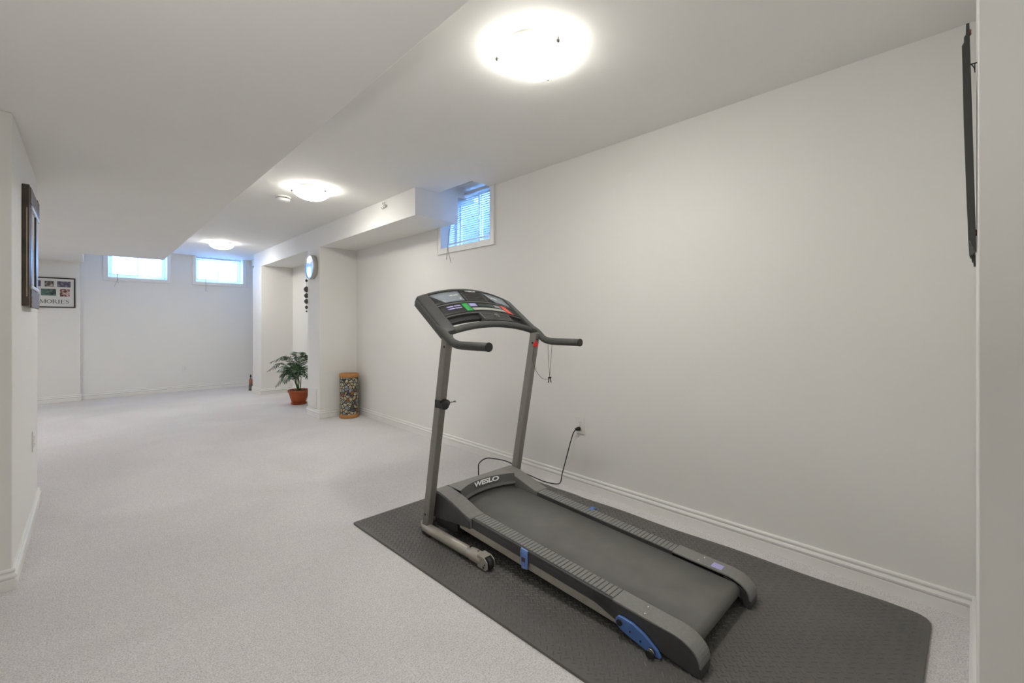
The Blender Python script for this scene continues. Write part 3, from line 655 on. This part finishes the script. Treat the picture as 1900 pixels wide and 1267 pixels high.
    em = slab('emblem_panel', (-.13, -.16, .48, .50, .10, .325), -.002, .040, M['inset'], con, 10, .003)
    for k in range(5):
        t = .13+k*.035; slab('panel_rib', (-.12, -.12, .46, .46, t, t+.012), .000, .003, M['dark'], em, 10)
    b = B(); c = P(.17, .215, .002); u1 = Vector((1, 0, 0)); u2 = tv.normalized()
    for ra, rb in ((.0, .008), (.012, .018)):
        a_ = [b.verts.new(c+(u1*math.cos(2*PI*k/24)+u2*math.sin(2*PI*k/24))*max(ra, .0005)) for k in range(24)]
        d_ = [b.verts.new(c+(u1*math.cos(2*PI*k/24)+u2*math.sin(2*PI*k/24))*rb+nv*.0015) for k in range(24)]
        for k in range(24): b.faces.new((a_[k], a_[(k+1) % 24], d_[(k+1) % 24], d_[k]))
    obj('round_emblem', b, M['hood'], em)
    up = tv.normalized()
    put_text('brand_writing', 'WESLO', .021, M['ink'], con, P(.02, .945, .0055), (1, 0, 0), up, sx=1.25, shear=.2, offset=.0005)
    for a, c_, t in ((-.46, -.40, .83), (-.39, -.29, .83), (-.30, -.285, .71), (.40, .45, .80), (.46, .55, .80)):
        slab('label_print', (a, a, c_, c_, t, t+(.045 if c_-a < .03 else .022)), .0055, .0015, M['ink'], con, 2)
    # crossbar and hand grips
    b = B(); tube(b, [P(-.98+1.96*k/28, .0, -.012) for k in range(29)], .0195, 16); obj('crossbar', b, M['foam'], con)
    for s in (-1, 1):
        x = -.372 if s < 0 else .352
        pts = spline([(s*.365, y(2.02), 1.180), (s*.370, y(1.95), 1.140), (x, y(1.885), 1.102), (x, y(1.83), 1.088), (x, y(1.77), 1.086)], 6)+[Vector((x, y(1.60), 1.086))]
        b = B(); tube(b, pts, .0215, 16); g = obj('hand_grip', b, M['foam'], con)
        b = B(); tube(b, [(x, y(1.604), 1.086), (x, y(1.597), 1.086)], [.0235, .0225], 16); obj('grip_cap', b, M['dark2'], g)
    # safety key, tether and clip
    b = B(); kx, ky, kz = L(2.055, 1.93, 1.065); box(b, kx-.012, kx+.010, ky-.014, ky+.010, kz-.014, kz+.012); tube(b, [(kx-.012, ky-.004, kz-.006), (kx-.024, ky-.004, kz-.012)], .006, 8); tube(b, [(kx-.004, ky-.006, kz+.010), (kx-.002, ky-.006, kz+.026)], .005, 8)
    key = tag(obj('safety_key', b, M['redkey'], R, bevel=.003), 'red safety key')
    b = B(); pts = [L(2.042, 1.93, 1.05), L(2.03, 1.93, .97), L(2.04, 1.91, .90), L(2.06, 1.88, .855), L(2.085, 1.855, .848), L(2.10, 1.85, .855)]
    tube(b, spline(pts, 6), .0013, 6)
    for dy in (-.013, .013): tube(b, [L(2.10, 1.85, .86), L(2.095, 1.845+dy, 1.0), L(2.095, 1.842+dy*1.3, 1.075)], .0012, 6)
    obj('tether_cord', b, M['cord'], key)
    b = B(); cx, cy2, cz2 = L(2.10, 1.85, .858)
    box(b, cx-.010, cx+.010, cy2-.005, cy2+.005, cz2-.006, cz2+.004)
    for s in (-1, 1): tube(b, [(cx+s*.007, cy2, cz2-.003), (cx+s*.010, cy2, cz2-.022), (cx+s*.013, cy2, cz2-.032)], .003, 6)
    obj('tether_clip', b, M['cord'], key)
treadmill()
def power_cord():
    o = Vector((2.50, 2.10, 0)); r = thing('power_cord', 'black power cord looping from the treadmill hood to the wall outlet', 'cord', o)
    L = lambda *p: tuple(Vector(p)-o)
    pts = [(1.80, 2.185, .16), (1.812, 2.205, .25), (1.83, 2.22, .292), (1.90, 2.235, .306), (1.98, 2.245, .285), (2.09, 2.25, .245), (2.17, 2.25, .20), (2.25, 2.262, .135), (2.36, 2.28, .075), (2.45, 2.285, .026), (2.482, 2.24, .008), (2.50, 2.16, .008), (2.50, 2.10, .03), (2.505, 2.085, .10), (2.515, 2.06, .20), (2.53, 2.03, .33), (2.538, 2.01, .40), (2.548, 1.994, .433)]
    b = B(); tube(b, spline([L(*p) for p in pts], 6), .0037, 8); obj('cable', b, M['cord'], r)
    b = B(); tube(b, [L(2.543, 1.995, .432), L(2.558, 1.985, .436), L(2.5745, 1.98, .436)], [.008, .014, .015], 12); obj('plug', b, M['cord'], r)
    b = B(); tube(b, [L(1.80, 2.152, .16), L(1.80, 2.19, .16)], .007, 8); obj('cord_sleeve', b, M['cord'], r)
power_cord()

# ------------------------------------------------------------------ wall outlets
def outlet(loc, rz, label):
    # local: +y points out of the wall
    r = thing('wall_outlet', label, 'outlet', loc, rz, 'white duplex outlets low on the walls')
    b = B(); box(b, -.037, .037, 0.0003, .006, -.060, .060); obj('cover_plate', b, M['white'], r, bevel=.003)
    for z in (-.021, .021):
        b = B(); prism(b, [(-.017, z-.010), (-.010, z-.0155), (.010, z-.0155), (.017, z-.010), (.017, z+.010), (.010, z+.0155), (-.010, z+.0155), (-.017, z+.010)], .006, .0082, 'xz')
        k = obj('socket', b, M['white'], r)
        b = B(); box(b, -.008, -.006, .0079, .0085, z-.002, z+.007); box(b, .006, .008, .0079, .0085, z-.002, z+.006); box(b, -.002, .002, .0079, .0085, z-.010, z-.006)
        obj('slots', b, M['darkgap'], k)
    b = B(); lathe(b, (0, .006, 0), [(.003, -.001), (.003, .0012), (.0005, .0015)], 8, axis='y'); obj('screw', b, M['chrome'], r)
    return r
outlet((XR, 1.98, .457), PI/2, 'white wall outlet with the treadmill cord plugged in')
outlet((1.233, YB, .404), PI, 'white wall outlet under the far windows')
outlet((-.25, 3.98, .48), -PI/2, 'white wall outlet seen edge-on on the short left wall')

# ------------------------------------------------------------------ near pier: clock, access panel, garland
c = (2.104, 5.912, 1.928); r = thing('wall_clock', 'round wall clock with silver rim on the near wall pier', 'clock', c)
b = B(); lathe(b, (0, 0, 0), [(.001, .002), (.150, .002), (.152, .004), (.157, .035), (.158, .052), (.154, .060), (.146, .060), (.140, .054)], 48, axis='-x'); obj('case', b, M['clockrim'], r)
b = B(); lathe(b, (0, 0, 0), [(.142, .044), (.001, .044)], 48, axis='-x'); obj('dial', b, M['paper'], r)
b = B()
for k in range(12):
    a = k*PI/6; d = Vector((0, math.sin(a), math.cos(a))); tube(b, [Vector((-.0455, 0, 0))+d*.112, Vector((-.0455, 0, 0))+d*.130], .0022, 4)
obj('hour_marks', b, M['black'], r)
b = B(); tube(b, [(-.048, 0, 0), (-.048, .05, .04)], .003, 5); tube(b, [(-.049, 0, 0), (-.049, -.03, .095)], .002, 5); obj('hands', b, M['black'], r)
b = B(); lathe(b, (0, 0, 0), [(.144, .054), (.10, .058), (.05, .060), (.001, .0605)], 48, axis='-x'); g_ = obj('glass_cover', b, M['clockglass'] if 'clockglass' in M else M['clockface'], r)
r = thing('access_panel', 'white plastic access panel at the foot of the near wall pier', 'panel', (2.105, 5.95, .10))
b = B(); box(b, -.006, -.0003, -.14, .14, .0, .265); obj('panel_frame', b, M['white'], r, bevel=.002)
b = B(); box(b, -.010, -.006, -.122, .122, .018, .247); obj('panel_door', b, M['white'], r, bevel=.002)
b = B(); box(b, -.013, -.010, -.112, -.098, .12, .145); obj('finger_pull', b, M['white'], r)
r = thing('pod_garland', 'dark garland of pods hanging behind the near pier below the clock', 'garland', (2.098, 6.160, 1.30))
b = B(); tube(b, [(0.010, -.028, .535), (.005, -.010, .53), (0, 0, .50), (0, 0, .06)], .0018, 6); obj('cord', b, M['pod'], r)
for z, s in ((.47, .020), (.355, .042), (.27, .036), (.195, .036), (.115, .024), (.06, .014)):
    b = B(); lathe(b, (0, 0, z), [(.001, -s), (s*.55, -s*.7), (s*.9, 0), (s*.75, s*.45), (s*.35, s*.8), (.001, s)], 10); obj('pod', b, M['pod'], r)

# coat hooks on the soffit
r = thing('wall_hook', 'small double metal hook high on the boxed bulkhead', 'hook', (2.11, 3.99, 2.352))
b = B(); box(b, -.004, -.0002, -.022, .022, -.012, .012); obj('hook_plate', b, M['clockrim'], r, bevel=.001)
for s in (-1, 1):
    b = B(); tube(b, spline([(-.004, s*.012, .006), (-.022, s*.014, .010), (-.030, s*.018, .024), (-.020, s*.02, .030)], 5), .0035, 8); tube(b, spline([(-.004, s*.012, -.004), (-.018, s*.014, -.02), (-.034, s*.018, -.030), (-.044, s*.02, -.014)], 5), .0035, 8)
    obj('hook_arm', b, M['clockrim'], r)

# ------------------------------------------------------------------ floor vase
r = thing('floor_vase', 'tall cylindrical floor vase with black and tan patterned body beside the near pier', 'vase', (2.412, 5.545, 0))
b = B(); lathe(b, (0, 0, 0), [(.112, .045), (.114, .06), (.114, .50), (.112, .515)], 40); obj('body', b, M['vase'], r)
b = B(); lathe(b, (0, 0, 0), [(.001, .001), (.116, .001), (.120, .006), (.120, .040), (.112, .046)], 40); obj('bottom_band', b, M['tan'], r)
b = B(); lathe(b, (0, 0, 0), [(.112, .513), (.119, .517), (.120, .553), (.116, .560), (.104, .558), (.102, .50), (.100, .10), (.001, .10)], 40); obj('top_band', b, M['tan'], r)

# ------------------------------------------------------------------ potted palm
def palm():
    r = thing('potted_palm', 'green parlour palm in a terracotta pot in the wall recess', 'plant', (2.265, 6.97, 0))
    b = B(); lathe(b, (0, 0, 0), [(.001, .022), (.085, .022), (.095, .03), (.118, .10), (.136, .165), (.146, .182), (.150, .185), (.152, .212), (.146, .214), (.142, .195), (.001, .19)], 36); obj('pot', b, M['terra'], r)
    b = B(); lathe(b, (0, 0, 0), [(.001, .002), (.098, .002), (.112, .022), (.108, .026), (.10, .022), (.001, .02)], 36); obj('saucer', b, M['terra'], r)
    b = B(); lathe(b, (0, 0, 0), [(.141, .197), (.08, .203), (.001, .205)], 24); obj('soil', b, M['soil'], r)
    rnd = random.Random(3)
    Lf = Vector((-.722, .69, 0)); F = Vector((.69, .722, 0))
    fr = []   # direction, reach, tip height, rise
    fr += [(Lf*1.0-F*.10, .44, .50, .62), (Lf*.9-F*.3, .36, .64, .72), (Lf*.8-F*.6, .30, .30, .47), (Lf*.55+F*.1, .30, .66, .70), (Lf*.3-F*.8, .26, .36, .50), (Lf*.12+F*.2, .12, .76, .74),
           (-Lf*.6-F*.75, .28, .68, .72), (-Lf*.3-F*.9, .30, .52, .60), (-Lf*.8-F*.5, .24, .42, .55), (Lf*.9+F*.35, .32, .42, .55), (Lf*.5-F*.8, .32, .52, .58), (-F, .24, .60, .62), (Lf*.7-F*.4, .24, .44, .52), (Lf*.2-F*.4, .2, .50, .52), (-Lf*.5-F*.4, .16, .74, .66)]
    for d, reach, zt_, zr in fr:
        d = d.normalized(); p0 = Vector((rnd.uniform(-.03, .03), rnd.uniform(-.03, .03), .20))
        pts = spline([p0, p0+d*reach*.16+Vector((0, 0, (zr-.2)*.55)), p0+d*reach*.5+Vector((0, 0, (zr-.2)*.97)), d*reach+Vector((0, 0, zt_))], 8)
        pts = [q+Vector((0, 0, 0)) for q in pts]; b = B(); tube(b, pts, [.0045-.003*i/(len(pts)-1) for i in range(len(pts))], 5)
        f = obj('frond_stem', b, M['stem'], r)
        b = B(); n = len(pts)
        for i in range(8, n):
            t = (i-8)/(n-9); tan = (pts[min(i+1, n-1)]-pts[i-1]).normalized(); side = tan.cross(Vector((0, 0, 1))).normalized()
            Ln = .125*math.sin(PI*min(1, .22+.72*t))+.02
            for s in (-1, 1):
                dr = (side*s*.8+tan*.75+Vector((0, 0, rnd.uniform(-.35, .05)))).normalized(); w = tan.cross(dr).cross(dr).normalized()*.0075; o = pts[i]
                a = o; m1 = o+dr*Ln*.35; m2 = o+dr*Ln*.7+Vector((0, 0, -Ln*.10)); e = o+dr*Ln+Vector((0, 0, -Ln*.28))
                v = [b.verts.new(q) for q in (a, m1+w, m2+w*.8, e, m2-w*.8, m1-w)]
                b.faces.new((v[0], v[1], v[5])); b.faces.new((v[1], v[2], v[4], v[5])); b.faces.new((v[2], v[3], v[4]))
        for v in b.verts:
            lim = XR-2.265-.012
            if v.co.x > lim: v.co.x = lim
        obj('frond', b, M['leaf'], f, recalc=False)
palm()

# ------------------------------------------------------------------ small figure by the far pier
r = thing('figurine', 'small slim dark figurine standing on the carpet beside the far pier', 'figurine', (2.095, 8.965, 0))
b = B(); lathe(b, (0, 0, 0), [(.001, .001), (.034, .001), (.036, .012), (.030, .018), (.001, .019)], 20); obj('plinth', b, M['black'], r)
b = B(); lathe(b, (0, 0, 0), [(.028, .018), (.032, .05), (.030, .10), (.024, .14), (.026, .17), (.022, .20), (.010, .222), (.008, .232)], 20); obj('body', b, M['figure'], r)
b = B(); lathe(b, (0, 0, 0), [(.0275, .125), (.0285, .15), (.028, .185), (.023, .20)], 20); obj('sash', b, M['figred'], r)
b = B(); lathe(b, (0, 0, 0), [(.008, .230), (.014, .242), (.015, .256), (.012, .270), (.006, .284), (.001, .290)], 16); obj('head', b, M['black'], r)

# ------------------------------------------------------------------ collage frame on the far left wall
def collage():
    r = thing('photo_collage_frame', 'black framed photo collage with a lettered caption on the far left wall', 'picture frame', (-.428, YM, 1.439))
    x0, x1, z0, z1 = -.277, .277, 0, .455; t = .016
    b = B(); box(b, x0, x1, -.022, -.0005, z0, z0+t); box(b, x0, x1, -.022, -.0005, z1-t, z1); box(b, x0, x0+t, -.022, -.0005, z0+t, z1-t); box(b, x1-t, x1, -.022, -.0005, z0+t, z1-t)
    obj('frame', b, M['black'], r, bevel=.002)
    b = B(); box(b, x0+t, x1-t, -.010, -.002, z0+t, z1-t); bd = obj('mat_board', b, M['paper'], r)
    ox = .428; oz = 1.439
    ph = [(-.583, -.518, 1.755, 1.842, (70, 66, 90), (110, 100, 130), (50, 48, 60)), (-.479, -.384, 1.753, 1.839, (60, 62, 58), (95, 95, 90), (190, 175, 170)), (-.348, -.203, 1.752, 1.84, (80, 82, 84), (92, 88, 112), (140, 135, 150)),
          (-.516, -.359, 1.62, 1.72, (50, 60, 62), (90, 110, 108), (80, 130, 105)), (-.319, -.213, 1.61, 1.723, (70, 40, 36), (140, 100, 95), (205, 180, 175)), (-.672, -.55, 1.61, 1.72, (80, 80, 90), (120, 110, 110), (160, 150, 140))]
    for i, (a, c, e, g, k1, k2, k3) in enumerate(ph):
        b = B(); box(b, a+ox, c+ox, -.012, -.0098, e-oz, g-oz); obj('photo', b, photo_mat('photo_print_%d' % i, srgb(*k1), srgb(*k2), srgb(*k3), 22+4*i), bd)
    # serif capitals drawn stroke by stroke
    G = {'M': ([(.1, 0, .1, 1, .06), (.12, 1, .5, .05, .13), (.5, .05, .88, 1, .06), (.88, 0, .88, 1, .14), (0, 0, .22, 0, .05), (.72, 0, 1.02, 0, .05), (0, 1, .18, 1, .05), (.82, 1, 1.02, 1, .05)], 1.1),
         'E': ([(.15, 0, .15, 1, .15), (0, 0, .65, 0, .06), (0, 1, .62, 1, .06), (.15, .52, .5, .52, .05), (.64, 0, .68, .22, .05), (.62, 1, .62, .8, .05), (.5, .42, .5, .62, .05)], .8),
         'R': ([(.15, 0, .15, 1, .15), (0, 0, .3, 0, .05), (0, 1, .45, 1, .06), (.45, 1, .62, .88, .09), (.62, .88, .62, .66, .12), (.62, .66, .42, .52, .09), (.15, .52, .45, .52, .05), (.4, .5, .75, 0, .14), (.68, 0, .9, 0, .05)], .92),
         'I': ([(.17, 0, .17, 1, .15), (0, 0, .34, 0, .05), (0, 1, .34, 1, .05)], .46),
         'S': ([(.58, .95, .58, .75, .05), (.55, .9, .35, 1, .06), (.35, 1, .14, .88, .08), (.14, .88, .12, .68, .12), (.12, .68, .52, .38, .15), (.52, .38, .54, .16, .12), (.54, .16, .34, 0, .08), (.34, 0, .08, .1, .06), (.07, 0, .07, .26, .05)], .72),
         'O': ([(.42+.38*math.cos(a*PI/6), .5+.5*math.sin(a*PI/6), .42+.38*math.cos((a+1)*PI/6), .5+.5*math.sin((a+1)*PI/6), .05+.10*abs(math.cos((a+.5)*PI/6))) for a in range(12)], .92)}
    word = 'MEMORIES'; wid = sum(G[c][1] for c in word); h = .055; x_end = -.218+ox+.004; sc = (6.0/(sum(G[c][1] for c in 'MORIES')))*.0
    sx = .315/sum(G[c][1] for c in 'MORIES'); x = x_end-wid*sx
    for ch in word:
        b = B()
        for xa, za, xb_, zb, w in G[ch][0]:
            a = Vector((x+xa*sx, 1.505-oz+za*h)); c = Vector((x+xb_*sx, 1.505-oz+zb*h)); d = (c-a); d = d.normalized() if d.length else Vector((1, 0)); n = Vector((-d.y, d.x))*w*.5*h; a -= d*.0008; c += d*.0008
            q = [a+n, c+n, c-n, a-n]; prism(b, [(p.x, p.y) for p in q], -.0112, -.0099, 'xz')
        obj('letter', b, M['black'], bd); x += G[ch][1]*sx
collage()

# ------------------------------------------------------------------ framed mirror on the short left wall (faces +x)
def left_mirror():
    r = thing('framed_mirror', 'dark wooden framed mirror with carved blocks on the short left wall', 'mirror', (-.25, 3.65, 1.29))
    y0, y1, hz = -.27, .15, .63
    b = B()
    for a, c, e, g in ((y0, y0+.05, 0, hz), (y1-.03, y1, 0, hz), (y0+.05, y1-.03, 0, .09), (y0+.05, y1-.03, hz-.09, hz)): box(b, .0005, .028, a, c, e, g)
    box(b, .0005, .012, y0+.05, y1-.03, .09, hz-.09)
    obj('outer_frame', b, M['wood'], r, bevel=.003)
    b = B(); box(b, .017, .020, y0-.0015, y0, .05, hz-.12); obj('gilt_line', b, M['gilt'], r)
    for a, c, h in ((-.215, -.150, .030), (.045, .125, .033)):
        b = B(); box(b, .012, h, a, c, .11, hz-.105); obj('inner_stile', b, M['black'], r, bevel=.002)
    b = B(); box(b, .014, .029, -.150, .045, .11, hz-.105); obj('mirror_glass', b, M['mirror'], r)
    b = B(); box(b, .027, .034, .127, .150, .11, hz-.105); obj('silver_strip', b, M['silver'], r, bevel=.002)
    for z in (.092, hz-.118):
        b = B(); box(b, .026, .036, -.225, .235, z, z+.020); obj('silver_moulding', b, M['silver'], r, bevel=.004)
    b = B(); box(b, .026, .0345, -.235, .225, -.006, .088); obj('carved_block', b, M['carved'], r, bevel=.003)
    b = B(); box(b, .026, .033, -.245, .160, hz-.092, hz-.008); obj('carved_crest', b, M['carved'], r, bevel=.003)
    for z0, z1 in ((.0, .088), (hz-.118, hz+.004)):
        b = B(); box(b, .0005, .0335, y1-.002, .265, z0, z1); obj('corner_block', b, M['wood'], r, bevel=.005)
left_mirror()

# ------------------------------------------------------------------ leaning picture on the near right wall (faces +y), seen edge-on
def right_picture():
    Yw = -.006; xn, xf = 1.50, 1.93
    r = thing('hanging_picture', 'dark framed picture seen edge-on, leaning off the wall at the right border', 'picture frame', ((xn+xf)/2, Yw, 1.37))
    o = Vector(r.location)
    # side outline in (out, z): leaning outward at the top
    def lean(p): return p[0]+.0115*(p[1]/.54), p[1]
    out = [(.0015, 0), (.006, 0), (.0065, .012), (.0095, .014), (.010, .024), (.0135, .028), (.0150, .10), (.0160, .30), (.0150, .49), (.0115, .497), (.011, .51), (.008, .514), (.007, .54), (.0015, .54)]
    pts = [lean(p) for p in out]; w = .045
    for a, c in ((xn-o.x, xn-o.x+w), (xf-o.x-w, xf-o.x)):
        b = B(); prism(b, pts, a, c); obj('frame_side', b, M['dark_frame'], r, bevel=.0012)
    for z0, z1 in ((.03, .08), (.45, .50)):
        b = B(); prism(b, [lean(p) for p in ((.002, z0), (.0145, z0), (.0145, z1), (.002, z1))], xn-o.x+w, xf-o.x-w); obj('frame_rail', b, M['dark_frame'], r, bevel=.001)
    b = B(); prism(b, [lean(p) for p in ((.004, .08), (.009, .08), (.009, .45), (.004, .45))], xn-o.x+w, xf-o.x-w); obj('picture_sheet', b, M['paper'], r)
    b = B(); tube(b, spline([(xn-o.x+.02, .0115, .45), (xn-o.x+.05, .006, .452), (xn-o.x+.09, .004, .46)], 5), .001, 6)
    tube(b, [(xn-o.x+.03, .0005, .452), (xn-o.x+.03, .013, .452)], .0015, 6); tube(b, [(xn-o.x+.03, .004, .43), (xn-o.x+.03, .004, .452)], .0009, 6); obj('hanging_wire', b, M['cord'], r)
    b = B()
    for z in (.525, .045):
        q = lean((.001, z)); lathe(b, (xn-o.x+.02, q[0]+.0005, z), [(.001, -.003), (.006, -.003), (.008, 0), (.001, .001)], 10, axis='y')
    obj('bumper', b, M['brass'], r)
M['dark_frame'] = mat('charcoal_frame', (.035, .036, .033, 1), .5, noise=.1, nscale=30)
right_picture()
